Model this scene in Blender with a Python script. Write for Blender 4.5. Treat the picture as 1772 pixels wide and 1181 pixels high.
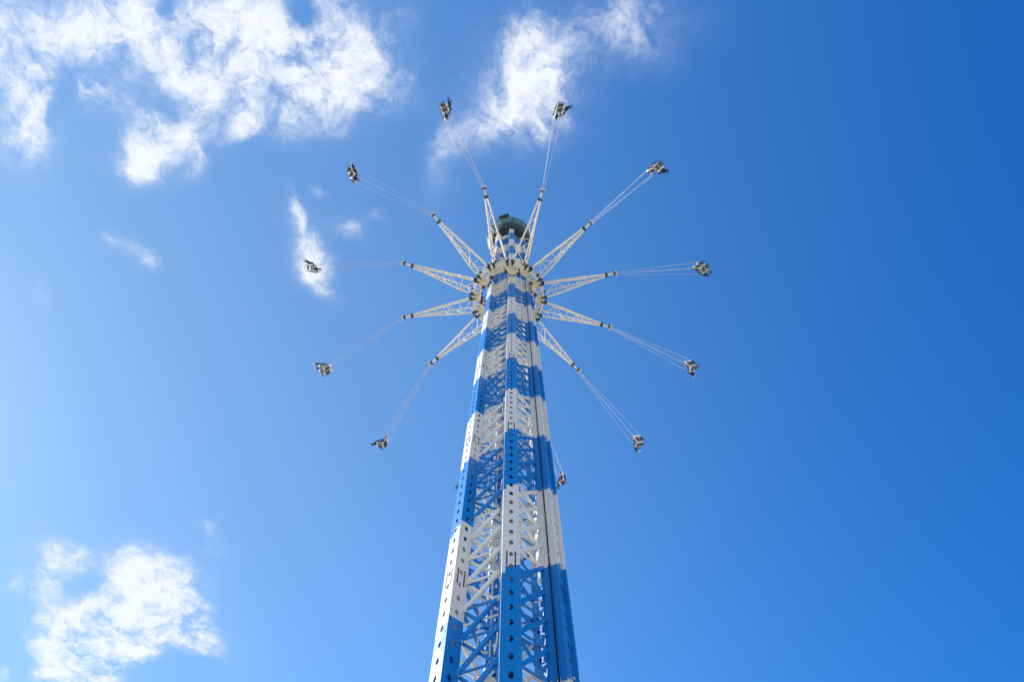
import bpy, bmesh, math, random
import numpy as np
from mathutils import Vector, Matrix
random.seed(7)
R = math.radians
for o in list(bpy.data.objects): bpy.data.objects.remove(o)
scene = bpy.context.scene

# ------------------------------------------------------------------ camera
FPX = 1100.0
PITCH = math.atan(FPX / 368.9)            # camera elevation above the horizon
CAMZ = 1.6
cam = bpy.data.cameras.new('camera'); camo = bpy.data.objects.new('camera', cam)
scene.collection.objects.link(camo)
cam.sensor_width = 36.0; cam.lens = FPX / 1772.0 * 36.0
cam.clip_start = 0.1; cam.clip_end = 8000
camo.location = (0, 0, CAMZ)
camo.rotation_euler = (math.pi / 2 + PITCH, 0, 0)
scene.camera = camo

# ------------------------------------------------------------------ light
SUN_EL = 33.0
SUN_AZ = 288.0      # compass style, clockwise from +Y
sd = Vector((math.sin(R(SUN_AZ)) * math.cos(R(SUN_EL)), math.cos(R(SUN_AZ)) * math.cos(R(SUN_EL)), math.sin(R(SUN_EL))))
sun = bpy.data.lights.new('sun', 'SUN'); suno = bpy.data.objects.new('sun', sun)
scene.collection.objects.link(suno)
sun.energy = 5.0; sun.angle = R(0.5); sun.color = (1.0, 0.955, 0.90)
suno.rotation_euler = sd.to_track_quat('Z', 'Y').to_euler()
scene.view_settings.view_transform = 'Standard'
scene.view_settings.look = 'None'
scene.view_settings.gamma = 1.0
scene.view_settings.exposure = 0.5

def ray(px, py):
    X = (px - 886) / FPX; u = (590.5 - py) / FPX
    return Vector((X, math.cos(PITCH) - math.sin(PITCH) * u, math.sin(PITCH) + math.cos(PITCH) * u))
def plane(px, py):
    d = ray(px, py); return (d.x / d.z, d.y / d.z)

world = bpy.data.worlds.new("World"); scene.world = world; world.use_nodes = True
nt = world.node_tree; nt.nodes.clear()
def N(t, **k):
    n = nt.nodes.new(t)
    for a, b in k.items(): setattr(n, a, b)
    return n
L = nt.links.new
def math_node(op, a, b=None, clamp=False):
    n = N('ShaderNodeMath', operation=op); n.use_clamp = clamp
    for i, v in enumerate((a, b)):
        if v is None: continue
        if isinstance(v, (int, float)): n.inputs[i].default_value = v
        else: L(v, n.inputs[i])
    return n.outputs[0]
sky = N('ShaderNodeTexSky', sky_type='NISHITA')
sky.sun_disc = False; sky.sun_elevation = R(SUN_EL); sky.sun_rotation = R(SUN_AZ)
sky.altitude = 500; sky.air_density = 1.0; sky.dust_density = 0.2; sky.ozone_density = 2.5
SKY = 0.13
tc = N('ShaderNodeTexCoord')
sep = N('ShaderNodeSeparateXYZ'); L(tc.outputs['Generated'], sep.inputs[0])
zc = math_node('MAXIMUM', sep.outputs[2], 0.08)
comb = N('ShaderNodeCombineXYZ')
L(math_node('DIVIDE', sep.outputs[0], zc), comb.inputs[0]); L(math_node('DIVIDE', sep.outputs[1], zc), comb.inputs[1])
P = comb.outputs[0]
# warp the coordinate so cloud edges are ragged
def noise(vec, scale, det, rough, lac=2.0, dist=0.0):
    n = N('ShaderNodeTexNoise', noise_dimensions='3D'); n.inputs['Scale'].default_value = scale
    n.inputs['Detail'].default_value = det; n.inputs['Roughness'].default_value = rough
    n.inputs['Lacunarity'].default_value = lac; n.inputs['Distortion'].default_value = dist
    L(vec, n.inputs['Vector']); return n
wn = noise(P, 7.0, 5, .6)
ws = N('ShaderNodeVectorMath', operation='SUBTRACT'); L(wn.outputs['Color'], ws.inputs[0]); ws.inputs[1].default_value = (.5, .5, .5)
wm = N('ShaderNodeVectorMath', operation='SCALE'); L(ws.outputs[0], wm.inputs[0]); wm.inputs['Scale'].default_value = .10
wa = N('ShaderNodeVectorMath', operation='ADD'); L(P, wa.inputs[0]); L(wm.outputs[0], wa.inputs[1])
PW = wa.outputs[0]
# cloud patches: centre, half sizes, tilt, strength (directions in the sky, found from the photograph)
blobs = [
 (20,80,110,150,0,.95),(55,225,42,70,0,1.0),(185,70,95,80,0,.85),(345,105,70,85,-15,1.1),(480,110,100,90,10,1.0),
 (575,60,70,90,-30,.9),(585,160,70,45,0,.8),(640,95,40,45,30,.6),(270,255,70,40,-25,.95),(235,285,30,35,0,.9),(335,260,25,45,0,.45),
 (440,225,45,22,-25,.6),(440,20,110,50,0,.55),(160,170,60,22,20,.55),(270,30,120,60,0,.5),(700,150,32,38,0,.55),(510,235,20,20,0,.4),
 (660,180,50,30,0,.35),(700,60,40,60,0,.28),
 (930,118,58,80,-30,1.0),(885,195,75,65,-30,.72),(1085,20,110,40,0,.5),(980,75,120,60,0,.42),(1115,80,50,40,0,.45),(820,235,50,35,0,.22),
 (772,260,28,80,8,.38),
 (533,425,30,58,-25,1.0),(562,480,18,40,-20,.9),(510,365,10,28,-10,.6),(603,392,28,16,10,.7),(548,335,12,14,0,.55),(655,375,20,10,0,.3),
 (222,430,32,14,35,.62),(248,455,16,12,0,.55),(85,515,14,26,0,.28),(200,410,12,10,0,.3),
 (120,965,42,32,15,.85),(70,990,28,60,0,.75),(20,1008,16,20,0,.6),(170,1085,85,60,-10,1.1),(150,1150,90,60,0,1.3),(265,1010,75,40,20,1.05),
 (325,1065,40,90,-25,1.1),(270,1100,110,40,15,.95),(55,1085,45,30,20,.5),(5,1165,18,26,0,1.0),(362,902,20,12,20,.42),(372,945,26,26,0,.36),(215,955,40,18,0,.35),
 (240,1040,70,60,0,.5),(265,1045,34,22,-15,-.75),(300,1170,70,36,-15,-1.5),(25,1120,40,50,0,-.8),(160,1015,34,26,0,-.55),(345,1110,40,22,30,.7),(120,1160,60,40,-20,.5),
 (292,18,24,24,0,-.9),(395,85,12,34,8,-.8),(522,16,24,26,-15,-1.3),(112,165,22,60,10,-.8),(300,190,26,26,0,-.4),(345,95,38,55,5,.35),(905,225,75,30,0,.45),
]
blobs = [b_[:5] + (b_[5] * .86,) if i < 19 else b_ for i, b_ in enumerate(blobs)] + [(300,120,300,110,0,.22),(430,195,150,36,0,.32),(250,215,90,22,10,.3),(335,285,22,30,0,.35),(420,240,40,16,-25,.35)]
acc = None
for (px, py, rx, ry, rot, st) in blobs:
    c = plane(px, py)
    ca, sa = math.cos(R(rot)), math.sin(R(rot))
    ax = plane(px + rx * ca, py + rx * sa); ay = plane(px - ry * sa, py + ry * ca)
    M = np.array([[ax[0] - c[0], ay[0] - c[0]], [ax[1] - c[1], ay[1] - c[1]]]); Mi = np.linalg.inv(M)
    s = N('ShaderNodeVectorMath', operation='SUBTRACT'); L(PW, s.inputs[0]); s.inputs[1].default_value = (c[0], c[1], 0)
    ds = []
    for r_ in range(2):
        d = N('ShaderNodeVectorMath', operation='DOT_PRODUCT'); L(s.outputs[0], d.inputs[0]); d.inputs[1].default_value = (Mi[r_][0], Mi[r_][1], 0)
        ds.append(d.outputs['Value'])
    q = math_node('ADD', math_node('MULTIPLY', ds[0], ds[0]), math_node('MULTIPLY', ds[1], ds[1]))
    g = math_node('MULTIPLY', math_node('EXPONENT', math_node('MULTIPLY', q, -1.0)), float(st))
    acc = g if acc is None else math_node('ADD', acc, g)
f1 = noise(PW, 9.0, 9, .62, 2.1, .3)
f2 = noise(PW, 36.0, 8, .68, 2.0, .4)
mask = math_node('MAXIMUM', math_node('MINIMUM', acc, 1.15), 0.0)
fb = math_node('ADD', math_node('MULTIPLY', math_node('SUBTRACT', f1.outputs['Fac'], .5), 2.8), math_node('MULTIPLY', math_node('SUBTRACT', f2.outputs['Fac'], .5), 1.7))
dens = math_node('ADD', math_node('MULTIPLY', math_node('ADD', fb, .66), mask), -.12)
mr = N('ShaderNodeMapRange', interpolation_type='SMOOTHSTEP'); L(dens, mr.inputs['Value'])
veil = math_node('MULTIPLY', math_node('MULTIPLY', mask, math_node('ADD', math_node('MULTIPLY', fb, .5), .5), True), .42)
mr.inputs['From Min'].default_value = 0.0; mr.inputs['From Max'].default_value = .98
mr.inputs['To Min'].default_value = 0.0; mr.inputs['To Max'].default_value = .92
cf = math_node('ADD', mr.outputs[0], math_node('MULTIPLY', veil, math_node('SUBTRACT', 1.0, mr.outputs[0])))
# clear, slightly polarised air: colour balance of the sky against the angle to the sun
dp = N('ShaderNodeVectorMath', operation='DOT_PRODUCT'); L(tc.outputs['Generated'], dp.inputs[0]); dp.inputs[1].default_value = sd
cc = math_node('MINIMUM', math_node('MAXIMUM', dp.outputs['Value'], -.1), .97)
tint = N('ShaderNodeCombineXYZ')
for i, (k0, k1, k2) in enumerate(((-1.674, 3.59, -1.892), (-.211, 1.462, -1.057), (.393, .790, -1.026))):
    L(math_node('EXPONENT', math_node('ADD', math_node('MULTIPLY', math_node('ADD', math_node('MULTIPLY', cc, k2), k1), cc), k0)), tint.inputs[i])
cloud_col = N('ShaderNodeRGB'); cloud_col.outputs[0].default_value = (.68, .71, .765, 1)
skys = N('ShaderNodeVectorMath', operation='SCALE'); L(sky.outputs[0], skys.inputs[0]); skys.inputs['Scale'].default_value = SKY
hz = N('ShaderNodeMapRange', interpolation_type='SMOOTHSTEP'); L(sep.outputs[2], hz.inputs['Value'])   # the air stays pale towards the horizon
hz.inputs['From Min'].default_value = .22; hz.inputs['From Max'].default_value = .55
tm = N('ShaderNodeMix', data_type='VECTOR'); L(hz.outputs[0], tm.inputs['Factor']); tm.inputs[4].default_value = (1.15, 1.1, 1.05); L(tint.outputs[0], tm.inputs[5])
skyt = N('ShaderNodeVectorMath', operation='MULTIPLY'); L(skys.outputs[0], skyt.inputs[0]); L(tm.outputs[1], skyt.inputs[1])
mix = N('ShaderNodeMix', data_type='RGBA'); L(cf, mix.inputs['Factor']); L(skyt.outputs[0], mix.inputs['A']); L(cloud_col.outputs[0], mix.inputs['B'])
bg = N('ShaderNodeBackground'); L(mix.outputs['Result'], bg.inputs[0]); bg.inputs[1].default_value = 1.0
out = N('ShaderNodeOutputWorld'); L(bg.outputs[0], out.inputs[0])

# ------------------------------------------------------------------ helpers
col = scene.collection
def tag(o, label=None, cat=None, group=None, kind=None):
    if label: o['label'] = label
    if cat: o['category'] = cat
    if group: o['group'] = group
    if kind: o['kind'] = kind
    return o
def empty(name, loc=(0, 0, 0)):
    o = bpy.data.objects.new(name, None); o.location = loc; col.objects.link(o); return o

class MB:
    """collects geometry for ONE mesh object; faces carry a material index"""
    def __init__(s): s.v = []; s.f = []; s.m = []; s.sm = []
    def add(s, vs, fs, mi=0, smooth=False):
        b = len(s.v); s.v.extend([tuple(v) for v in vs])
        for f in fs: s.f.append([i + b for i in f]); s.m.append(mi); s.sm.append(smooth)
    def box(s, c, size, mat=None, mi=0):
        hx, hy, hz = [x / 2 for x in size]
        vs = [Vector((x * hx, y * hy, z * hz)) for x in (-1, 1) for y in (-1, 1) for z in (-1, 1)]
        if mat is not None: vs = [mat @ v for v in vs]
        c = Vector(c); vs = [v + c for v in vs]
        s.add(vs, [(0, 1, 3, 2), (4, 6, 7, 5), (0, 4, 5, 1), (2, 3, 7, 6), (0, 2, 6, 4), (1, 5, 7, 3)], mi)
    def tube(s, a, b, r, n=8, mi=0, r2=None, caps=True):
        a = Vector(a); b = Vector(b); d = (b - a).normalized()
        q = d.to_track_quat('Z', 'Y').to_matrix(); r2 = r if r2 is None else r2
        vs = []
        for p, rr in ((a, r), (b, r2)):
            for i in range(n):
                t = 2 * math.pi * i / n; vs.append(p + q @ Vector((rr * math.cos(t), rr * math.sin(t), 0)))
        s.add(vs, [(i, (i + 1) % n, n + (i + 1) % n, n + i) for i in range(n)], mi, n > 5)
        if caps: s.add(vs, [tuple(reversed(range(n))), tuple(range(n, 2 * n))], mi)
    def bar(s, a, b, w, h, up=(0, 0, 1), mi=0):
        a = Vector(a); b = Vector(b); d = (b - a).normalized(); up = Vector(up)
        x = d.cross(up).normalized(); y = x.cross(d).normalized()
        vs = []
        for p in (a, b):
            for i, j in ((-1, -1), (1, -1), (1, 1), (-1, 1)): vs.append(p + x * i * w / 2 + y * j * h / 2)
        s.add(vs, [(0, 1, 5, 4), (1, 2, 6, 5), (2, 3, 7, 6), (3, 0, 4, 7), (3, 2, 1, 0), (4, 5, 6, 7)], mi)
    def path(s, pts, r, n=8, mi=0):
        pts = [Vector(p) for p in pts]
        rings = []
        for k, p in enumerate(pts):
            d = (pts[min(k + 1, len(pts) - 1)] - pts[max(k - 1, 0)]).normalized()
            q = d.to_track_quat('Z', 'Y').to_matrix()
            rings.append([p + q @ Vector((r * math.cos(2 * math.pi * i / n), r * math.sin(2 * math.pi * i / n), 0)) for i in range(n)])
        vs = [v for g in rings for v in g]
        fs = [(k * n + i, k * n + (i + 1) % n, (k + 1) * n + (i + 1) % n, (k + 1) * n + i) for k in range(len(pts) - 1) for i in range(n)]
        s.add(vs, fs, mi, True)
        s.add(rings[0], [tuple(reversed(range(n)))], mi); s.add(rings[-1], [tuple(range(n))], mi)
    def mesh(s, name, mats):
        me = bpy.data.meshes.new(name); me.from_pydata([tuple(v) for v in s.v], [], s.f)
        for m in mats: me.materials.append(m)
        me.polygons.foreach_set('material_index', s.m); me.polygons.foreach_set('use_smooth', s.sm)
        me.update(); return me
    def build(s, name, mats, parent=None, loc=None):
        if not isinstance(mats, (list, tuple)): mats = [mats]
        o = bpy.data.objects.new(name, s.mesh(name, mats)); col.objects.link(o)
        if parent: o.parent = parent
        if loc: o.location = loc
        return o

def mat(name, color, rough=.5, metal=0, var=.06, scale=3.0, spec=.5, dirt=0):
    m = bpy.data.materials.new(name); m.use_nodes = True; t = m.node_tree; b = t.nodes['Principled BSDF']
    b.inputs['Roughness'].default_value = rough; b.inputs['Metallic'].default_value = metal
    b.inputs['Specular IOR Level'].default_value = spec
    tcn = t.nodes.new('ShaderNodeTexCoord'); nz = t.nodes.new('ShaderNodeTexNoise'); nz.inputs['Scale'].default_value = scale
    nz.inputs['Detail'].default_value = 6; nz.inputs['Roughness'].default_value = .65
    t.links.new(tcn.outputs['Object'], nz.inputs['Vector'])
    mr = t.nodes.new('ShaderNodeMapRange'); t.links.new(nz.outputs['Fac'], mr.inputs['Value'])
    mr.inputs['From Min'].default_value = .3; mr.inputs['From Max'].default_value = .7
    mx = t.nodes.new('ShaderNodeMix'); mx.data_type = 'RGBA'; t.links.new(mr.outputs[0], mx.inputs['Factor'])
    c = Vector(color[:3])
    mx.inputs['A'].default_value = (*(c * (1 - var)), 1); mx.inputs['B'].default_value = (*(c * (1 + var)), 1)
    t.links.new(mx.outputs['Result'], b.inputs['Base Color'])
    return m

# tower frame of reference
AX = Vector((-0.36, 15.46, 0.0))
D0 = 8.6            # bearing of the nearest column, degrees to the right of straight towards the camera
RO = 2.20           # outer radius of the columns
CW, CD = 0.60, 0.55 # column width and depth
BAND = 4.87; Z0 = 18.60; RISE = 1.80
def frame(az):
    a = R(az)
    return Vector((math.sin(a), -math.cos(a), 0)), Vector((math.cos(a), math.sin(a), 0))
def is_blue(z, az): return math.floor((z - Z0 - RISE * (az - D0) / 60.0) / BAND) % 2 == 1

WHITE = (.74, .715, .665); BLUE = (.0015, .195, .56)
white = mat('white_paint', (.78, .75, .67), .42, var=.05, scale=2.2)  # lattice white, creamier than the columns' white, with ground-bounce light put into the colour
blue = mat('blue_paint', BLUE, .38, var=.08, scale=2.2)
cream = mat('cream_paint', (.76, .71, .60), .45, var=.06)
darkgreen = mat('dark_green_paint', (.012, .05, .032), .4, var=.2)
black = mat('black_rubber', (.012, .012, .014), .6, var=.2)
greensheet = mat('weathered_green_sheet', (.035, .12, .09), .45, var=.25, scale=1.2)
palesheet = mat('pale_green_sheet', (.10, .18, .155), .45, var=.15, scale=1.5)
darkdeck = mat('dark_deck', (.028, .034, .05), .7, var=.3)
steel = mat('galvanised_steel', (.62, .62, .62), .35, metal=.55, var=.1)
chainmat = mat('bright_zinc_chain', (.52, .52, .56), .6, var=.08)
shellwhite = mat('white_fibreglass', (.72, .73, .71), .3, var=.04)
frame_dark = mat('dark_steel_frame', (.03, .034, .042), .45, var=.15)
concrete = mat('concrete', (.36, .35, .33), .85, var=.15)

def spiral_paint():
    m = bpy.data.materials.new('blue_and_white_banded_paint'); m.use_nodes = True; t = m.node_tree; b = t.nodes['Principled BSDF']
    b.inputs['Roughness'].default_value = .4
    def M(op, a, c=None):
        n = t.nodes.new('ShaderNodeMath'); n.operation = op
        for i, v in enumerate((a, c)):
            if v is None: continue
            if isinstance(v, (int, float)): n.inputs[i].default_value = v
            else: t.links.new(v, n.inputs[i])
        return n.outputs[0]
    g = t.nodes.new('ShaderNodeNewGeometry'); s = t.nodes.new('ShaderNodeSeparateXYZ'); t.links.new(g.outputs['Position'], s.inputs[0])
    az = M('ARCTAN2', M('SUBTRACT', s.outputs[0], AX.x), M('SUBTRACT', AX.y, s.outputs[1]))
    rel = M('SUBTRACT', az, R(D0))
    # every plate of a column was painted on its own, so the edge steps slightly
    stp = M('MULTIPLY', M('FLOOR', M('MULTIPLY', rel, 12.0)), 1 / 12.0)
    jit = M('MULTIPLY', M('SINE', M('MULTIPLY', M('FLOOR', M('MULTIPLY', rel, 12.0)), 91.7)), .085)
    both = M('ADD', M('ADD', M('MULTIPLY', rel, .3), M('MULTIPLY', stp, .7)), jit)
    k = M('SUBTRACT', s.outputs[2], M('ADD', M('MULTIPLY', both, RISE / R(60)), Z0))
    fr = M('FLOOR', M('DIVIDE', k, BAND))
    odd = M('SUBTRACT', fr, M('MULTIPLY', M('FLOOR', M('MULTIPLY', fr, .5)), 2.0))
    nz = t.nodes.new('ShaderNodeTexNoise'); nz.inputs['Scale'].default_value = 1.7; nz.inputs['Detail'].default_value = 7; nz.inputs['Roughness'].default_value = .7
    mp = t.nodes.new('ShaderNodeMapping'); mp.inputs['Scale'].default_value = (3.5, 3.5, .35)
    t.links.new(g.outputs['Position'], mp.inputs[0]); t.links.new(mp.outputs[0], nz.inputs['Vector'])
    va = M('ADD', M('MULTIPLY', nz.outputs['Fac'], .40), .78)
    mx = t.nodes.new('ShaderNodeMix'); mx.data_type = 'RGBA'; t.links.new(odd, mx.inputs['Factor'])
    mx.inputs['A'].default_value = (*WHITE, 1); mx.inputs['B'].default_value = (*BLUE, 1)
    sc = t.nodes.new('ShaderNodeVectorMath'); sc.operation = 'SCALE'; t.links.new(mx.outputs['Result'], sc.inputs[0]); t.links.new(va, sc.inputs['Scale'])
    t.links.new(sc.outputs[0], b.inputs['Base Color'])
    return m
banded = spiral_paint()

# ------------------------------------------------------------------ ground
gm = bpy.data.materials.new('fairground_gravel'); gm.use_nodes = True
t = gm.node_tree; b = t.nodes['Principled BSDF']; b.inputs['Roughness'].default_value = .95
tcn = t.nodes.new('ShaderNodeTexCoord'); nz = t.nodes.new('ShaderNodeTexNoise'); nz.inputs['Scale'].default_value = 2.5; nz.inputs['Detail'].default_value = 14; nz.inputs['Roughness'].default_value = .75
t.links.new(tcn.outputs['Object'], nz.inputs['Vector'])
cr = t.nodes.new('ShaderNodeValToRGB'); t.links.new(nz.outputs['Fac'], cr.inputs[0])
cr.color_ramp.elements[0].position = .3; cr.color_ramp.elements[0].color = (.42, .345, .25, 1)
cr.color_ramp.elements[1].position = .7; cr.color_ramp.elements[1].color = (.60, .51, .38, 1)
t.links.new(cr.outputs[0], b.inputs['Base Color'])
g = MB(); g.add([(-4000, -4000, 0), (4000, -4000, 0), (4000, 4000, 0), (-4000, 4000, 0)], [(0, 1, 2, 3)])
tag(g.build('ground', gm), kind='structure')

# ------------------------------------------------------------------ tower
TOP = 90.2
NODE0, PITCHZ = .55, 1.2175
tower = empty('lattice_tower', (AX.x, AX.y, 0))
tag(tower, 'tall blue and white banded steel lattice tower holding the flying swings', 'tower')
rel = lambda v: Vector(v) - Vector((AX.x, AX.y, 0))

def panel(mb, o, u, n, w, z0, pitch, cells, holes=True, th=.018, mi=0, hw=.080, hh=.130):
    """strip of plate cells; o = lower left corner, u = along width, n = outward normal"""
    o = Vector(o); u = Vector(u); n = Vector(n)
    for k in range(cells):
        zb = z0 + k * pitch
        rect = [(0, 0), (w / 2, 0), (w, 0), (w, pitch / 2), (w, pitch), (w / 2, pitch), (0, pitch), (0, pitch / 2)]
        pr = .62 if (k // 8) % 2 else .72
        octo = [(-pr * hw, -pr * hh), (0, -hh), (pr * hw, -pr * hh), (hw, 0), (pr * hw, pr * hh), (0, hh), (-pr * hw, pr * hh), (-hw, 0)]
        octo = [(w / 2 + a, pitch / 2 + c) for a, c in octo]
        P3 = lambda a, c, d: o + u * a + Vector((0, 0, zb + c)) - n * d
        if holes:
            vs = [P3(a, c, 0) for a, c in rect] + [P3(a, c, 0) for a, c in octo] + [P3(a, c, th) for a, c in octo] + [P3(a, c, th) for a, c in rect]
            fs = []
            for i in range(8):
                j = (i + 1) % 8
                fs += [(i, j, 8 + j, 8 + i), (8 + i, 8 + j, 16 + j, 16 + i), (16 + i, 16 + j, 24 + j, 24 + i)]
            mb.add(vs, fs, mi)
        else:
            vs = [P3(a, c, 0) for a, c in (rect[0], rect[2], rect[4], rect[6])]; mb.add(vs, [(0, 1, 2, 3)], mi)

cells = 148; hp = PITCHZ / 2
cm = MB()
hw, = (CW / 2,)
panel(cm, (-hw, 0, 0), (1, 0, 0), (0, 1, 0), CW, 0, hp, cells)                 # outward plate (local +y outward)
panel(cm, (-hw, -CD, 0), (0, 1, 0), (-1, 0, 0), CD, 0, hp, cells)
panel(cm, (hw, -CD, 0), (0, 1, 0), (1, 0, 0), CD, 0, hp, cells)
panel(cm, (-hw, -CD, 0), (1, 0, 0), (0, -1, 0), CW, 0, hp, cells)
# cap, bolts and splice slots
cm.box((0, -CD / 2, cells * hp + .02), (CW + .04, CD + .04, .04))
for k in range(cells):
    zz = k * hp
    for sx in (-1, 1):
        for q in (.0, .5):
            x = sx * (hw - .075)
            cm.box((x, .006, zz + .02 + q * hp), (.022, .014, .022), mi=1)
            cm.box((sx * (hw + .006), -CD / 2 + .19, zz + .02 + q * hp), (.014, .022, .022), mi=1)
            cm.box((sx * (hw + .006), -CD / 2 - .19, zz + .02 + q * hp), (.014, .022, .022), mi=1)
slot_z = [18.95 + 9.74 * k for k in range(-1, 8)]
for sz in slot_z:
    for sx in (-1, 1):
        cm.box((sx * .14, .003, sz), (.042, .010, .74), mi=2)  # black bars set proud, painting in the shade of open slots
        for sy in (-.13, .13): cm.box((sx * (hw + .003), -CD / 2 + sy, sz), (.010, .042, .74), mi=2)
colmesh = cm.mesh('column', [banded, mat('bolt_zinc', (.28, .29, .31), .5, var=.1), black])
for k in range(6):
    az = D0 + 60 * k; n, tt = frame(az)
    o = bpy.data.objects.new('column', colmesh); col.objects.link(o); o.parent = tower
    o.location = n * RO; 
    o.matrix_local = Matrix.Translation(n * RO) @ Matrix(((-tt.x, n.x, 0, 0), (-tt.y, n.y, 0, 0), (0, 0, 1, 0), (0, 0, 0, 1)))
rin = RO - CD + .05
nlev = 72
for k in range(6):
    a0, a1 = D0 + 60 * k, D0 + 60 * (k + 1)
    n0, t0 = frame(a0); n1, t1 = frame(a1); am = (a0 + a1) / 2; nm, tm = frame(am)
    A = n0 * rin + t0 * (hw - .01); B = n1 * rin - t1 * (hw - .01)
    d = (B - A).normalized(); inn = -nm
    lm = MB()
    for j in range(nlev + 1):
        z = NODE0 + PITCHZ * j; Z = Vector((0, 0, z)); Z1 = Vector((0, 0, z + PITCHZ))
        mi = 1 if is_blue(z - .1, am if am < 188 else am - 360) else 0
        mi2 = 1 if is_blue(z + PITCHZ * .5, am if am < 188 else am - 360) else 0
        lm.tube(A + Z, B + Z, .040, 8, mi)
        # gussets with bolts
        for Q, s_ in ((A, 1), (B, -1)):
            lm.box(Q + Z + d * s_ * .045 + nm * .045, (.012, .17, .24), Matrix((nm, d, (0, 0, 1))).transposed(), mi2)
            for q in (-.07, .07):
                lm.tube(Q + Z + d * s_ * .06 + nm * .05 + Vector((0, 0, q)), Q + Z + d * s_ * .06 + nm * .075 + Vector((0, 0, q)), .017, 6, 2)
        if j < nlev:
            lm.bar(A + Z + d * .05 + nm * .02, B + Z1 - d * .05 + nm * .02, .135, .09, nm, mi2)
            lm.tube(A + Z1 + d * .05 - nm * .10 + Vector((0, 0, -.05)), B + Z - d * .05 - nm * .10 + Vector((0, 0, .05)), .055, 8, mi2)
    lm.build('lattice_panel', [white, blue, steel], tower)
# horizontal stiffening frames inside the tower
for j in range(3, nlev, 4):
    z = NODE0 + PITCHZ * j; fm = MB()
    for k in range(3):
        n0, _ = frame(D0 + 60 * k); zz = Vector((0, 0, z + .09 * k))
        fm.tube(n0 * rin + zz, -n0 * rin + zz, .035, 8)
    fm.build('stiffening_frame', [white if (j // 4) % 2 else blue], tower)
# ladder and cable tray in the middle of the shaft
lad = MB()
for sx in (-.2, .2): lad.bar((sx - .55, .35, .3), (sx - .55, .35, TOP - 2), .05, .03, (0, 1, 0))
for k in range(int((TOP - 3) / .3)): lad.tube((-.75, .35, .5 + .3 * k), (-.35, .35, .5 + .3 * k), .014, 6)
lad.build('ladder', [cream], tower)
tr = MB(); tr.box((.35, .55, TOP / 2), (.30, .08, TOP - 2)); 
tr.build('cable_tray', [cream], tower)
for q in (-.09, -.03, .04, .1):
    cb = MB(); cb.tube((.35 + q, .49, .5), (.35 + q, .49, TOP - 1.2), .02, 6)
    cb.build('cable', [black], tower)
# guide rail on the right hand column with its dark slot, and the projecting rail beyond it
n, tt = frame(D0 + 60)
def P2(r, t_): return n * r + tt * t_
gr = MB()
ZT = TOP - 1
def vplate(mb, a, b_, th, nrm, z0, z1, mi=0):
    a = Vector(a); b_ = Vector(b_); c = (a + b_) / 2; u = (b_ - a); w = u.length; u.normalize()
    mb.box(c + Vector((0, 0, (z0 + z1) / 2)) + Vector(nrm) * th / 2, (w, th, z1 - z0), Matrix((u, Vector(nrm), (0, 0, 1))).transposed(), mi)
side_n = -tt
vplate(gr, P2(RO - CD - .03, -hw - .018), P2(RO - .295, -hw - .018), .05, side_n, .2, ZT)
vplate(gr, P2(RO - .215, -hw - .018), P2(RO + .01, -hw - .018), .05, side_n, .2, ZT)
vplate(gr, P2(RO - .33, -hw - .012), P2(RO - .18, -hw - .012), .008, side_n, .2, ZT)
for k_ in range(int(ZT / 2.435)):
    vplate(gr, P2(RO - .33, -hw - .055), P2(RO - .18, -hw - .055), .02, side_n, 1.1 + 2.435 * k_, 1.17 + 2.435 * k_)
for r_ in (RO - CD - .02, RO - .30, RO - .21, RO - .005):
    gr.box(P2(r_, -hw - .10) + Vector((0, 0, ZT / 2 + .1)), (.012, .09, ZT - .2), Matrix((n, tt, (0, 0, 1))).transposed())
gr.build('guide_rail', [banded], tower)
gs = MB(); vplate(gs, P2(RO - .295, -hw - .02), P2(RO - .215, -hw - .02), .015, side_n, .2, ZT); 
gs.tube(P2(RO - .255, -hw - .05) + Vector((0, 0, .3)), P2(RO - .255, -hw - .05) + Vector((0, 0, ZT)), .02, 6)
gs.build('hoist_cable', [mat('greased_cable', (.05, .06, .075), .5)], tower)
g2 = MB(); vplate(g2, P2(RO + .01, hw - .05), P2(RO + .11, hw - .05), .04, side_n, .2, ZT); vplate(g2, P2(RO + .11, hw - .09), P2(RO + .11, hw + .02), .03, n, .2, ZT)
for k in range(int(ZT / PITCHZ)): g2.box(P2(RO + .05, hw - .2) + Vector((0, 0, .9 + k * PITCHZ)), (.03, .22, .04), Matrix((n, tt, (0, 0, 1))).transposed())
g2.build('guide_rail', [banded], tower)
# foundation
fb_ = MB()
for k in range(6):
    nn, t_ = frame(D0 + 60 * k); fb_.box(nn * (RO - .28) + Vector((0, 0, .1)), (1.1, 1.1, .2), Matrix((nn, t_, (0, 0, 1))).transposed())
fb_.build('footing', [concrete], tower)

# crown on the tower head: flared twelve sided bowl with deck and roof
crown = MB()
def ngon(r, z, n_=12, off=7.5): return [Vector((r * math.sin(R(off + 360 / n_ * i)), -r * math.cos(R(off + 360 / n_ * i)), z)) for i in range(n_)]
ZC = 1.6
r0 = ngon(2.62, 88.9 + ZC); r1 = ngon(3.28, 92.6 + ZC); r1i = ngon(3.20, 92.6 + ZC); r0i = ngon(2.50, 88.9 + ZC)
for i in range(12):
    j = (i + 1) % 12
    ma, mb_ = r0[i].lerp(r1[i], .42), r0[j].lerp(r1[j], .42)
    crown.add([r0[i], r0[j], mb_, ma], [(0, 1, 2, 3)], 1); crown.add([ma, mb_, r1[j], r1[i]], [(0, 1, 2, 3)], 0)
    crown.add([r0i[i], r0i[j], r1i[j], r1i[i]], [(0, 1, 2, 3)], 1)
    crown.add([r1[i], r1[j], r1i[j], r1i[i]], [(0, 1, 2, 3)], 0)
crown.build('crown_wall', [palesheet, darkdeck], tower)
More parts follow.
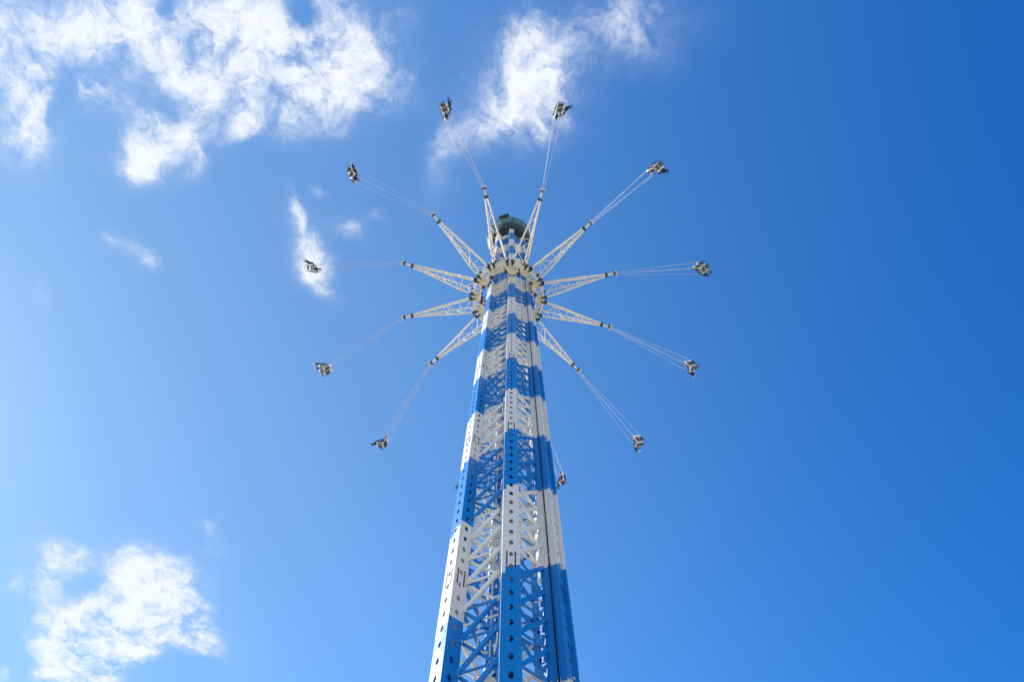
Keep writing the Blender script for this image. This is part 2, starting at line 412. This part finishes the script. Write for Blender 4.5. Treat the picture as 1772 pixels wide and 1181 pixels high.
for i in range(12):
    rb = MB(); rb.tube(r0[i], r1[i] , .05, 6)
    rb.tube(r1[i], r1[(i + 1) % 12], .07, 6); rb.tube(r0[i], r0[(i + 1) % 12], .06, 6)
    m_ = (r0[i] + r1[i]) / 2; m2 = (r0[(i + 1) % 12] + r1[(i + 1) % 12]) / 2
    rb.tube(m_, m2, .045, 6)
    rb.build('crown_rib', [greensheet], tower)
dk = MB(); dk.add(ngon(2.6, 88.93 + ZC) + ngon(2.6, 89.05 + ZC), [tuple(range(12)), tuple(range(12, 24))]); 
for i in range(12):
    dk.tube(ngon(2.55, 88.88 + ZC)[i], Vector((0, 0, 88.88 + ZC)), .05, 6)
dk.build('crown_deck', [darkdeck], tower)
rf = MB(); top = ngon(3.35, 92.7 + ZC); ap = Vector((0, 0, 94.6 + ZC))
rf.add(top + [ap], [(i, (i + 1) % 12, 12) for i in range(12)]); rf.add(ngon(3.35, 92.68 + ZC), [tuple(range(12))])
rf.build('crown_roof', [greensheet], tower)
hatch = MB(); hatch.bar((-1.55, -3.05, 92.9 + ZC), (-.1, -3.5, 93.3 + ZC), .5, .08); hatch.build('roof_flap', [darkdeck], tower)

# ------------------------------------------------------------------ carousel
ZR = 60 + CAMZ
PH = math.degrees(3.452)
car = empty('rotating_carriage', (AX.x, AX.y, ZR))
tag(car, 'cream ring carriage with twelve lattice arms around the upper part of the banded tower', 'ride carriage')
car.rotation_euler = (0, 0, 0)
def pol(r, th, z=0): return Vector((r * math.cos(R(th)), r * math.sin(R(th)), z))
for (r_, z_, w_, h_) in ((3.35, -1.0, .16, .24), (3.35, .55, .14, .2), (2.72, -1.05, .14, .18), (2.72, .5, .12, .16)):
    ring = MB()
    for i in range(24):
        a, c = PH - 15 + i * 15, PH + i * 15
        ring.bar(pol(r_, a, z_), pol(r_, c, z_), w_, h_)
    ring.build('ring_beam', [cream], car)
rp = MB()
for i in range(24):
    a = PH + i * 15
    rp.bar(pol(2.72, a, -1.0), pol(3.35, a, -.98), .09, .12); rp.bar(pol(2.72, a, .5), pol(3.35, a, .5), .07, .1)
    rp.tube(pol(3.35, a, -1.0), pol(3.35, a, .55), .045, 8); rp.tube(pol(2.72, a, -1.0), pol(2.72, a, .5), .04, 8)
    rp.tube(pol(3.35, a, -1.0), pol(3.35, a + 15, .55), .028, 6)
    rp.tube(pol(2.72, a, -1.0), pol(3.35, a + 15, -1.0), .03, 6)
rp.build('ring_posts', [cream], car)
# walk plates and motor covers between the beams
for i in range(12):
    a = PH + 15 + i * 30
    wp = MB()
    v = [pol(2.78, a - 9, -.9), pol(3.28, a - 9, -.9), pol(3.28, a + 9, -.9), pol(2.78, a + 9, -.9)]
    w = [x + Vector((0, 0, .04)) for x in v]
    wp.add(v + w, [(0, 1, 2, 3), (7, 6, 5, 4), (0, 1, 5, 4), (1, 2, 6, 5), (2, 3, 7, 6), (3, 0, 4, 7)])
    wp.build('walk_plate', [cream], car)
for i in range(24):
    a = PH + 7.5 + i * 15; dd = Matrix.Rotation(R(a), 3, 'Z')
    fb2 = MB(); fb2.box(pol(2.62, a, -.98), (.16, .2, .22), dd); fb2.box(pol(2.56, a, -1.05), (.1, .28, .1), dd)
    fb2.build('clamp', [darkgreen if i % 2 else black], car)
    if i % 2:
        lm2 = MB(); lm2.box(pol(3.47, a, -.80), (.12, .34, .2), dd); lm2.box(pol(3.50, a, -.80), (.1, .24, .12), dd); lm2.build('lamp_housing', [shellwhite], car)
    hr_ = MB(); hr_.path([pol(3.45, a - 7.5, .55), pol(3.5, a - 7.5, 1.35), pol(3.5, a + 7.5, 1.35), pol(3.45, a + 7.5, .55)], .022, 6); hr_.build('handrail', [cream], car)
# guide wheel boxes riding on each column
for k in range(6):
    n_, t_ = frame(D0 + 60 * k); mm = Matrix((t_, n_, (0, 0, 1))).transposed()
    for z_ in (-1.1, .5):
        gb = MB()
        gb.box(n_ * (RO + .32) + Vector((0, 0, z_)), (.78, .16, .34), mm)
        for s_ in (-1, 1):
            gb.box(n_ * (RO + .16) + t_ * s_ * .36 + Vector((0, 0, z_)), (.06, .42, .34), mm)
        hs = gb.build('wheel_housing', [cream], car)
        for s_ in (-1, 1):
            wh = MB()
            c = n_ * (RO + .13) + t_ * s_ * .2 + Vector((0, 0, z_)); wh.tube(c - t_ * .05, c + t_ * .05, .12, 14)
            wh.build('guide_wheel', [black], hs)
            wk = MB(); c = n_ * (RO + .34) + t_ * s_ * .62 + Vector((0, 0, z_)); wk.tube(c - Vector((0, 0, .1)), c + Vector((0, 0, .1)), .17, 12)
            wk.build('drive_motor', [mat('brown_motor', (.06, .04, .03), .5)], hs)
TIPR = 17.616 * .6
arm_meshes = None
def arm_parts():
    """arm along local +x, root at r=3.45, tip at TIPR, local z relative to ring"""
    parts = []; j0 = 3.42; jt = TIPR - .95; jm = j0 + (jt - j0) * .58
    hwid = .64
    lo, up = -.95, .48
    for s_ in (-1, 1):
        a = MB()
        bend = Vector((jm, s_ * hwid * .50, lo * .55 + .0))
        a.tube((j0, s_ * hwid, lo), (j0 + 1.3, s_ * hwid * .92, lo * .98), .078, 10)
        a.tube((j0 + 1.3, s_ * hwid * .92, lo * .98), bend, .078, 10)
        a.tube(bend, (jt, s_ * .10, -.08), .072, 10)
        parts.append((a.mesh('chord', [cream]), 'chord')); a = MB()
        a.tube((j0, s_ * hwid * .8, up), (jt, s_ * .10, .10), .058, 10)
        parts.append((a.mesh('chord', [cream]), 'chord'))
    def lowp(f, s_):
        x = j0 + f * (jt - j0)
        if x < j0 + 1.3: k = (x - j0) / 1.3; return Vector((x, s_ * hwid * (1 - .08 * k), lo * (1 - .02 * k)))
        if x < jm: k = (x - j0 - 1.3) / (jm - j0 - 1.3); return Vector((x, s_ * hwid * (.92 * (1 - k) + .5 * k), lo * (.98 * (1 - k) + .55 * k)))
        k = (x - jm) / (jt - jm); return Vector((x, s_ * (hwid * .5 * (1 - k) + .1 * k), lo * .55 * (1 - k) - .08 * k))
    def upp(f, s_):
        x = j0 + f * (jt - j0); return Vector((x, s_ * (hwid * .8 * (1 - f) + .1 * f), up * (1 - f) + .1 * f))
    br = MB(); fr = [.0, .2, .4, .6, .78]; sgn = 1
    for q in range(len(fr)):
        f = fr[q]
        if q: br.tube(lowp(f, -1), lowp(f, 1), .03, 8)
        for s_ in (-1, 1):
            br.tube(lowp(f, s_), upp(min(f + .1, 1), s_), .03, 8)
            if q + 1 < len(fr): br.tube(upp(f + .1, s_), lowp(fr[q + 1], s_), .03, 8)
        if q + 1 < len(fr): br.tube(lowp(f, sgn), lowp(fr[q + 1], -sgn), .034, 8)
        sgn = -sgn
    tip = MB()
    tip.bar((jt - .05, 0, 0), (TIPR - .02, 0, 0), .15, .2)
    tip.box((TIPR, 0, -.02), (.16, .52, .14))
    parts.append((br.mesh('bracing', [cream]), 'bracing')); parts.append((tip.mesh('tip_beam', [cream]), 'tip_beam'))
    def bx(name, c, size, m_):
        b_ = MB(); b_.box(c, size); b_.box((c[0], c[1], c[2]), (size[0] * .5, size[1] + .06, size[2] * .6)); b_.box((c[0], c[1], c[2]), (size[0] * .35, size[1] * .6, size[2] + .08))
        parts.append((b_.mesh(name, [m_]), name))
    bx('tip_joint', (jt + .02, 0, 0), (.22, .38, .36), darkgreen); bx('tip_joint', (TIPR - .12, 0, .02), (.22, .34, .32), darkgreen)
    for s_ in (-1, 1):
        bx('root_bracket', (j0 - .02, s_ * hwid, lo - .04), (.50, .19, .30), darkgreen); bx('root_bracket', (j0 - .02, s_ * hwid * .8, up), (.36, .16, .24), darkgreen)
        bx('root_bracket', (j0 + .16, s_ * (hwid + .15), lo + .1), (.20, .11, .40), darkgreen)
    return parts
AM = arm_parts()
for k in range(12):
    th = PH - 30 * k
    o = bpy.data.objects.new('swing_arm', None); col.objects.link(o); o.parent = car; o.rotation_euler = (0, 0, R(th))
    for me, nm_ in AM:
        c = bpy.data.objects.new(nm_, me); col.objects.link(c); c.parent = o

# ------------------------------------------------------------------ swing chairs
# local frame of a chair: x sideways, y forwards, z along the chains towards the arm tip; origin at seat level
SH = math.degrees(4.433)
SR, SZ = 28.766 * .6, 88.14 * .6 + CAMZ
TIPZ = ZR - .12
seat_px = [(768,187),(968,187),(1138,287),(1218,463),(1200,636),(1107,768),(974,834),None,(659,771),(558,641),(536,464),(607,299)]
LAG = []
for k_ in range(12):
    q = seat_px[k_]
    if q is None: LAG.append((0, 0)); continue
    d_ = ray(*q); p_ = Vector((0, 0, CAMZ)) + d_ * ((SZ + .1 - CAMZ) / d_.z) - Vector((AX.x, AX.y, SZ))
    dth = (math.degrees(math.atan2(p_.y, p_.x)) - SH - 30 * k_ + 180) % 360 - 180
    LAG.append((dth, math.hypot(p_.x, p_.y) - SR))
YAW = {9: 55, 8: 28, 10: 14, 5: 18, 11: -8, 0: 6, 2: -7, 4: 5, 3: 8, 1: -4, 6: 0, 7: 0}
def chair_frame(k):
    th = SH + 30 * k
    base = Vector((AX.x, AX.y, SZ)) + pol(SR, th + LAG[k][0]) * 1.0 + pol(LAG[k][1], th)
    th += LAG[k][0]
    # arm whose bearing is nearest ahead of the lagging chair
    tk = min((PH - 30 * q for q in range(12)), key=lambda a: abs((a - th + 180) % 360 - 180))
    tip = Vector((AX.x, AX.y, TIPZ)) + pol(TIPR, tk)
    U = (tip - base).normalized(); F = Vector((-math.sin(R(th)), math.cos(R(th)), 0))
    F = (F - U * F.dot(U)).normalized(); X = F.cross(U).normalized()
    return base, tip, Matrix(((X.x, F.x, U.x, base.x), (X.y, F.y, U.y, base.y), (X.z, F.z, U.z, base.z), (0, 0, 0, 1)))
CL = (chair_frame(0)[1] - chair_frame(0)[0]).length

def shell_mesh():
    """one bucket seat: cross-section swept sideways, with side bolsters"""
    prof = [(.40, .02), (.34, -.035), (.20, -.03), (.05, -.01), (-.08, .0), (-.17, .06), (-.22, .20), (-.26, .40), (-.30, .60), (-.33, .76), (-.34, .82)]
    mb = MB(); nx = 9; W = .235; vs = []
    for side in (0, 1):
        for k, (y, z) in enumerate(prof):
            yp, zp = prof[max(k - 1, 0)]; yn, zn = prof[min(k + 1, len(prof) - 1)]
            ty, tz = yn - yp, zn - zp; l = math.hypot(ty, tz); ny, nz_ = -tz / l, ty / l   # towards sitter is (-)
            for i in range(nx):
                u = -1 + 2 * i / (nx - 1); lift = .085 * abs(u) ** 4
                ww = W * (1.0 if k < 9 else .82 if k == 9 else .6)
                off = -lift - (-.03 if side else 0)
                vs.append(Vector((u * ww, y + ny * off, z + nz_ * off * 1.0)) if True else None)
    n_ = len(prof)
    idx = lambda s_, k, i: s_ * n_ * nx + k * nx + i
    fs = []
    for s_ in (0, 1):
        for k in range(n_ - 1):
            for i in range(nx - 1): fs.append((idx(s_, k, i), idx(s_, k, i + 1), idx(s_, k + 1, i + 1), idx(s_, k + 1, i)))
    for k in range(n_ - 1):
        for i in (0, nx - 1): fs.append((idx(0, k, i), idx(0, k + 1, i), idx(1, k + 1, i), idx(1, k, i)))
    for i in range(nx - 1):
        for k in (0, n_ - 1): fs.append((idx(0, k, i), idx(0, k, i + 1), idx(1, k, i + 1), idx(1, k, i)))
    mb.add(vs, fs, 0, True)
    me = mb.mesh('seat_shell', [shellwhite])
    bm = bmesh.new(); bm.from_mesh(me)
    bmesh.ops.recalc_face_normals(bm, faces=bm.faces); bm.to_mesh(me); bm.free()
    return me
SHELL = shell_mesh()
fmb = MB()
HX = .60
for s_ in (-1, 1):
    fmb.path([(s_ * HX, .30, .34), (s_ * HX, .30, .02), (s_ * HX, .20, -.07), (s_ * HX, -.14, -.07), (s_ * HX, -.27, .02), (s_ * HX, -.32, .34), (s_ * HX, -.34, .50)], .020, 8)
    fmb.path([(s_ * HX, .30, .34), (s_ * HX, -.32, .34)], .020, 8)
for y, z in ((.18, -.07), (-.14, -.07), (-.335, .46)): fmb.tube((-HX, y, z), (HX, y, z), .020, 8)
fmb.path([(0, .20, -.07), (0, -.14, -.07), (0, -.27, .02), (0, -.335, .46)], .020, 8)
sbm = MB(); sbm.box((0, .04, -.075), (.27, .34, .07)); sbm.box((0, .04, -.05), (.2, .42, .05)); SBASE = sbm.mesh('seat_base', [frame_dark])
bbm = MB(); bbm.box((0, -.335, .33), (.26, .03, .42), Matrix.Rotation(R(10), 3, 'X')); bbm.box((0, -.34, .30), (.18, .05, .3), Matrix.Rotation(R(10), 3, 'X')); BBACK = bbm.mesh('back_plate', [frame_dark])
FRAME = fmb.mesh('chair_frame', [frame_dark])
lb = MB(); 
lb.path([(-.24, -.16, .28), (-.24, .10, .27), (-.22, .26, .24), (.22, .26, .24), (.24, .10, .27), (.24, -.16, .28)], .022, 8)
lb.path([(-.13, .26, .24), (-.13, .19, .21), (.13, .19, .21), (.13, .26, .24)], .03, 8)
LAP = lb.mesh('lap_bar', [frame_dark])
# chain made of links, hung from the tip
chain_dir = {}
def chain_mesh(length):
    mb = MB(); n_ = int(length / .085); mb.tube((0, 0, 0), (0, 0, length), .0125, 6)
    for i in range(n_):
        z = (i + .5) * length / n_
        mb.tube((0, 0, z - .018), (0, 0, z + .018), .0165, 6)
    return mb.mesh('chain', [chainmat])
corner = [(HX, .30), (-HX, .30), (HX, -.32), (-HX, -.32)]
c0 = Vector((HX, .30, .34)); t0_ = Vector((.24, .06, CL)); CHL = (t0_ - c0).length
CHAIN = chain_mesh(CHL)

short = {0: 'in the top chair left of the tower', 1: 'in the top chair by the big cloud', 2: 'in the upper right chair', 3: 'in the far right chair',
 4: 'in the second chair from bottom right', 5: 'in the bottom right chair', 6: 'in the chair at the tower edge', 7: 'in the chair behind the column',
 8: 'in the lowest left chair', 9: 'in the second lowest left chair', 10: 'in the chair before the small cloud', 11: 'in the upper left chair'}
labels = {
 0: 'white two-seat swing chair at the top, just left of the tower',
 1: 'white two-seat swing chair at the top, on the edge of the big white cloud',
 2: 'white two-seat swing chair at the upper right on two clear pairs of chains',
 3: 'white two-seat swing chair at the far right, level with the carriage ring',
 4: 'white two-seat swing chair at the right, second from the bottom',
 5: 'white two-seat swing chair at the bottom right, standing free of the tower',
 6: 'swing chair peeking out from behind the right edge of the tower',
 7: 'swing chair hidden behind the left column of the tower',
 8: 'white two-seat swing chair lowest on the left of the tower',
 9: 'white two-seat swing chair second lowest on the left, legs pointing left',
 10: 'white two-seat swing chair in front of the small wispy cloud at the left',
 11: 'white two-seat swing chair at the upper left, below the broken clouds'}
# ------------------------------------------------------------------ people
def skin_body(pose):
    """seated figure grown from joints; returns mesh. pose: dict of arm/leg settings"""
    J = []; E = []; RAD = []
    def j(p, r, par=None):
        J.append(Vector(p)); RAD.append(r); i = len(J) - 1
        if par is not None: E.append((par, i))
        return i
    lean = pose.get('lean', -.06)
    pel = j((0, -.02, .12), .135)
    wa_ = j((0, -.03 + lean * .4, .28), .118, pel)
    ch = j((0, -.03 + lean, .45), .135, wa_)
    sh_ = j((0, -.03 + lean * 1.2, .56), .105, ch)
    nk = j((0, -.02 + lean * 1.2, .66), .052, sh_)
    hd0 = j((0, .0 + lean * 1.1, .73), .060, nk)
    for s_ in (-1, 1):
        L_ = pose['legs'][0 if s_ < 0 else 1]
        hip = j((s_ * .095, .05, .10), .100, pel)
        mid = j((s_ * .11, .24, .115 + L_[2]), .090, hip)
        kn = j((s_ * .12, .44, .12 + L_[2] * 1.6), .070, mid)
        cf = j((s_ * .12, .44 + L_[0] * .4, .12 + L_[2] * 1.6 - L_[1] * .35), .068, kn)
        an = j((s_ * .12, .44 + L_[0], .12 + L_[2] * 1.6 - L_[1]), .050, cf)
        hl = j((s_ * .12, .46 + L_[0] * 1.06, .12 + L_[2] * 1.6 - L_[1] - .06), .046, an)
        ba = j((s_ * .125, .55 + L_[0] * 1.1, .10 + L_[2] * 1.6 - L_[1] - .07 + L_[0] * .15), .046, hl)
        j((s_ * .13, .63 + L_[0] * 1.1, .10 + L_[2] * 1.6 - L_[1] - .07 + L_[0] * .22), .026, ba)
        A_ = pose['arms'][0 if s_ < 0 else 1]
        so = j((s_ * .175, -.03 + lean * 1.15, .54), .070, sh_)
        el = j((s_ * A_[0][0], A_[0][1], A_[0][2]), .048, so)
        wr = j((s_ * A_[1][0], A_[1][1], A_[1][2]), .027, el)
        dr = (J[wr] - J[el]).normalized()
        pm = j(J[wr] + dr * .055, .034, wr)
        side = Vector((1, 0, 0)) - dr * dr.x; side.normalize(); nrm = dr.cross(side)
        curl = nrm if nrm.dot(Vector((0, 0, -1))) > 0 else -nrm
        if pose.get('grip') == 'chain': curl = Vector((0, 1, 0))
        for q, (o_, l_) in enumerate(((-.027, .070), (-.009, .080), (.009, .075), (.027, .060))):
            k1 = j(J[pm] + dr * .04 + side * o_, .0095, pm)
            k2 = j(J[k1] + dr * l_ * .45 + curl * .008, .009, k1)
            k3 = j(J[k2] + dr * l_ * .15 + curl * l_ * .35, .0085, k2)
            j(J[k3] - dr * l_ * .15 + curl * l_ * .2, .0075, k3)
        k1 = j(J[pm] - side * s_ * .035 + curl * .012, .011, pm)
        k2 = j(J[k1] + dr * .03 - side * s_ * .012 + curl * .016, .0095, k1)
        j(J[k2] + dr * .022 + curl * .012, .008, k2)
    me = bpy.data.meshes.new('body_skeleton'); me.from_pydata([tuple(v) for v in J], E, [])
    ob = bpy.data.objects.new('body_skeleton', me); col.objects.link(ob)
    sk = ob.modifiers.new('skin', 'SKIN'); sk.use_smooth_shade = True
    for v, r_ in zip(me.skin_vertices[0].data, RAD): v.radius = (r_, r_)
    me.skin_vertices[0].data[0].use_root = True
    # flatten the torso front to back
    for i in (pel, wa_, ch, sh_): me.skin_vertices[0].data[i].radius = (RAD[i] * 1.12, RAD[i] * .82)
    sb = ob.modifiers.new('sub', 'SUBSURF'); sb.levels = 1; sb.render_levels = 1
    dg = bpy.context.evaluated_depsgraph_get(); dg.update()
    ev = ob.evaluated_get(dg); bm = bmesh.new(); bm.from_mesh(ev.to_mesh())
    # head with nose, ears, brow and chin, then everything is fused by a voxel remesh
    hc = J[hd0] + Vector((0, .01, .075))
    def ell(c, rad, seg=16):
        r_ = bmesh.ops.create_uvsphere(bm, u_segments=seg, v_segments=seg // 2 + 2, radius=1)
        for v in r_['verts']: v.co = Vector((v.co.x * rad[0], v.co.y * rad[1], v.co.z * rad[2])) + c
    ell(hc, (.074, .092, .108)); ell(hc + Vector((0, .03, -.055)), (.052, .055, .05)); ell(hc + Vector((0, .092, -.012)), (.013, .018, .024), 8)
    for s_ in (-1, 1): ell(hc + Vector((s_ * .075, -.005, -.005)), (.010, .020, .030), 8)
    ell(hc + Vector((0, .078, -.050)), (.024, .012, .008), 8)
    tmp = bpy.data.meshes.new('t'); bm.to_mesh(tmp); bm.free()
    bpy.data.objects.remove(ob)
    o2 = bpy.data.objects.new('t', tmp); col.objects.link(o2)
    rm = o2.modifiers.new('r', 'REMESH'); rm.mode = 'VOXEL'; rm.voxel_size = .011
    smo = o2.modifiers.new('s', 'SMOOTH'); smo.iterations = 2; smo.factor = .4
    dg = bpy.context.evaluated_depsgraph_get(); dg.update()
    fin = bpy.data.meshes.new_from_object(o2.evaluated_get(dg)); bpy.data.objects.remove(o2)
    fin.name = 'person'
    # material slots: 0 skin, 1 top, 2 trousers, 3 shoes, 4 eyes
    for nm_ in range(5): fin.materials.append(None)
    el_i = []
    for p in fin.polygons:
        c = p.center; p.use_smooth = True; mi = 1
        if c.z > .635 + 0 and abs(c.x) < .1: mi = 0
        elif c.y > .06 or c.z < .16: mi = 2
        if c.z < .2 and c.y <= .06: mi = 2
        # arms
        for s_ in (0, 1):
            A_ = pose['arms'][s_]; sx = -1 if s_ == 0 else 1
            so = Vector((sx * .175, -.03 + lean * 1.15, .54)); el = Vector((sx * A_[0][0], A_[0][1], A_[0][2])); wr = Vector((sx * A_[1][0], A_[1][1], A_[1][2]))
            hand = wr + (wr - el).normalized() * .1
            def dist(a, b_):
                d_ = b_ - a; k = max(0, min(1, (c - a).dot(d_) / d_.dot(d_))); return (c - a - d_ * k).length
            if dist(wr, hand) < .085: mi = 0
            elif dist(el, wr) < .062: mi = pose.get('sleeve', 1)
            elif dist(so, el) < .072: mi = 1
        for s_ in (0, 1):
            L_ = pose['legs'][s_]; sx = -1 if s_ == 0 else 1
            an = Vector((sx * .12, .44 + L_[0], .12 + L_[2] * 1.6 - L_[1]))
            kn = Vector((sx * .12, .44, .12 + L_[2] * 1.6))
            dn = (an - kn).normalized()
            if (c - an).dot(dn) > .0 and (c - an).length < .3 and c.x * sx > 0 and c.y > .3: mi = 3
        for s_ in (-1, 1):
            if (c - (hc + Vector((s_ * .030, .082, .012)))).length < .012: mi = 4
        p.material_index = mi
    # hair: cap over the skull, lowered at the back
    hb = bmesh.new(); r_ = bmesh.ops.create_icosphere(hb, subdivisions=3, radius=1)
    for v in hb.verts:
        n_ = v.co.copy(); w_ = 1 + .05 * math.sin(9 * n_.x + 4 * n_.z) * math.cos(7 * n_.y)
        v.co = Vector((n_.x * .084 * w_, n_.y * .102 * w_ - .008, n_.z * .116 * w_ + .006)) + hc
    kill = [v for v in hb.verts if (v.co - hc).y > .030 and (v.co - hc).z < .055 or (v.co - hc).z < (-.075 if (v.co - hc).y < -.01 else -.01)]
    bmesh.ops.delete(hb, geom=kill, context='VERTS')
    bmesh.ops.solidify(hb, geom=hb.faces[:], thickness=.008)
    hm = bpy.data.meshes.new('hair'); hb.to_mesh(hm); hb.free(); hm.materials.append(None)
    for p in hm.polygons: p.use_smooth = True
    return fin, hm
bar_arm = ((.235, .06, .30), (.17, .24, .29))
chain_arm_out = ((.30, -.02, .40), (.35, .16, .60))
poses = [
 skin_body({'arms': (bar_arm, bar_arm), 'legs': ((.06, .40, 0), (.10, .39, .01)), 'lean': -.08}),
 skin_body({'arms': (bar_arm, chain_arm_out), 'legs': ((.20, .34, .02), (.14, .37, .0)), 'lean': -.10, 'sleeve': 0}),
 skin_body({'arms': (((.27, .05, .32), (.20, .24, .27)), bar_arm), 'legs': ((.30, .26, .02), (.32, .24, .025)), 'lean': -.12}),
]
def cloth(name, c): return mat(name, c, .85, var=.12, scale=14, spec=.2)
skins = [mat('skin_light', (.50, .30, .22), .55, var=.05), mat('skin_tan', (.36, .20, .13), .55, var=.05)]
hairs = [cloth('hair_dark', (.02, .013, .01)), cloth('hair_brown', (.08, .045, .025)), cloth('hair_blond', (.30, .20, .09))]
tops = {'black': cloth('black_cotton', (.014, .014, .017)), 'navy': cloth('navy_cotton', (.015, .022, .06)), 'dark red': cloth('dark_red_cotton', (.14, .02, .035)),
        'grey': cloth('grey_cotton', (.12, .12, .125)), 'white': cloth('white_cotton', (.62, .62, .60)), 'dark green': cloth('green_cotton', (.02, .05, .035)), 'purple': cloth('purple_cotton', (.12, .05, .2)), 'brown': cloth('brown_cotton', (.09, .05, .03))}
pants = {'dark jeans': cloth('dark_denim', (.018, .03, .07)), 'blue jeans': cloth('blue_denim', (.06, .11, .22)), 'black trousers': cloth('black_trousers', (.012, .012, .014)), 'beige trousers': cloth('beige_trousers', (.34, .27, .2))}
shoes = {'white': cloth('white_shoe', (.6, .6, .6)), 'dark': cloth('dark_shoe', (.02, .02, .022))}
eye = mat('eye_dark', (.02, .015, .012), .3)
# (near-axis rider, outer rider): top, trousers, pose, hair
wear = {
 0: (('navy', 'black trousers', 0, 0, 'dark'), ('black', 'dark jeans', 1, 1, 'dark')),
 1: (('black', 'dark jeans', 0, 0, 'dark'), ('dark red', 'black trousers', 2, 1, 'dark')),
 2: (('black', 'dark jeans', 1, 0, 'dark'), ('grey', 'black trousers', 2, 1, 'dark')),
 3: (('navy', 'black trousers', 0, 0, 'dark'), ('black', 'beige trousers', 0, 1, 'dark')),
 4: (('dark red', 'black trousers', 0, 0, 'dark'), ('black', 'dark jeans', 2, 0, 'white')),
 5: (('grey', 'dark jeans', 0, 2, 'dark'), ('black', 'blue jeans', 1, 0, 'white')),
 6: (('purple', 'black trousers', 0, 0, 'dark'), ('brown', 'dark jeans', 0, 1, 'dark')),
 7: (('black', 'dark jeans', 0, 0, 'dark'), ('navy', 'black trousers', 1, 1, 'dark')),
 8: (('navy', 'dark jeans', 0, 0, 'dark'), ('black', 'black trousers', 2, 1, 'dark')),
 9: (('dark green', 'dark jeans', 2, 0, 'white'), ('brown', 'blue jeans', 2, 1, 'white')),
 10: (('black', 'black trousers', 0, 0, 'dark'), ('navy', 'blue jeans', 1, 1, 'white')),
 11: (('black', 'black trousers', 0, 0, 'dark'), ('grey', 'dark jeans', 0, 1, 'white')),
}
def link(o, parent=None):
    col.objects.link(o)
    if parent: o.parent = parent
    return o
for k in range(12):
    base, tip, M4 = chair_frame(k)
    TW = Matrix.Rotation(R(-YAW[k]), 4, 'Z'); M4 = M4 @ TW; TWi = TW.inverted()
    root = empty('swing_chair'); root.matrix_world = M4
    tag(root, labels[k], 'swing chair', 'two-seat swing chairs flying around the tower')
    link(bpy.data.objects.new('chair_frame', FRAME), root)
    for sx in (-.29, .29):
        s_ = link(bpy.data.objects.new('seat_shell', SHELL), root); s_.location = (sx, 0, 0)
        for nm_, me_ in (('seat_base', SBASE), ('back_plate', BBACK)):
            b_ = link(bpy.data.objects.new(nm_, me_), s_)
        l_ = link(bpy.data.objects.new('lap_bar', LAP), root); l_.location = (sx, 0, 0)
    for (cx, cy) in corner:
        c = Vector((cx, cy, .34)); e_ = TWi @ Vector((math.copysign(.21, cx), math.copysign(.06, cy), (tip - base).length))
        q = (e_ - c).normalized().to_track_quat('Z', 'Y')
        h = link(bpy.data.objects.new('chain', CHAIN), root); h.location = c; h.rotation_mode = 'QUATERNION'; h.rotation_quaternion = q
        h.scale = (1, 1, (e_ - c).length / CHL)
    for r_, sx in enumerate((-.29, .29)):
        tp, pt, ps, hr, shn = wear[k][r_]
        bm_, hm_ = poses[ps]
        p = link(bpy.data.objects.new('person', bm_))
        flip = -1 if (sx < 0 and ps == 1) else 1
        p.matrix_world = M4 @ Matrix.Translation((sx, .02, .0)) @ Matrix.Diagonal((flip, 1, 1, 1))
        mats = [skins[(k + r_) % 2], tops[tp], pants[pt], shoes[shn], eye]
        for i, m_ in enumerate(mats): p.material_slots[i].link = 'OBJECT'; p.material_slots[i].material = m_
        h = link(bpy.data.objects.new('hair', hm_), p); h.material_slots[0].link = 'OBJECT'; h.material_slots[0].material = hairs[hr]
        tag(p, 'person in %s top and %s, %s' % (tp, pt, short[k]), 'person', 'riders in the swing chairs')
bpy.context.view_layer.update()
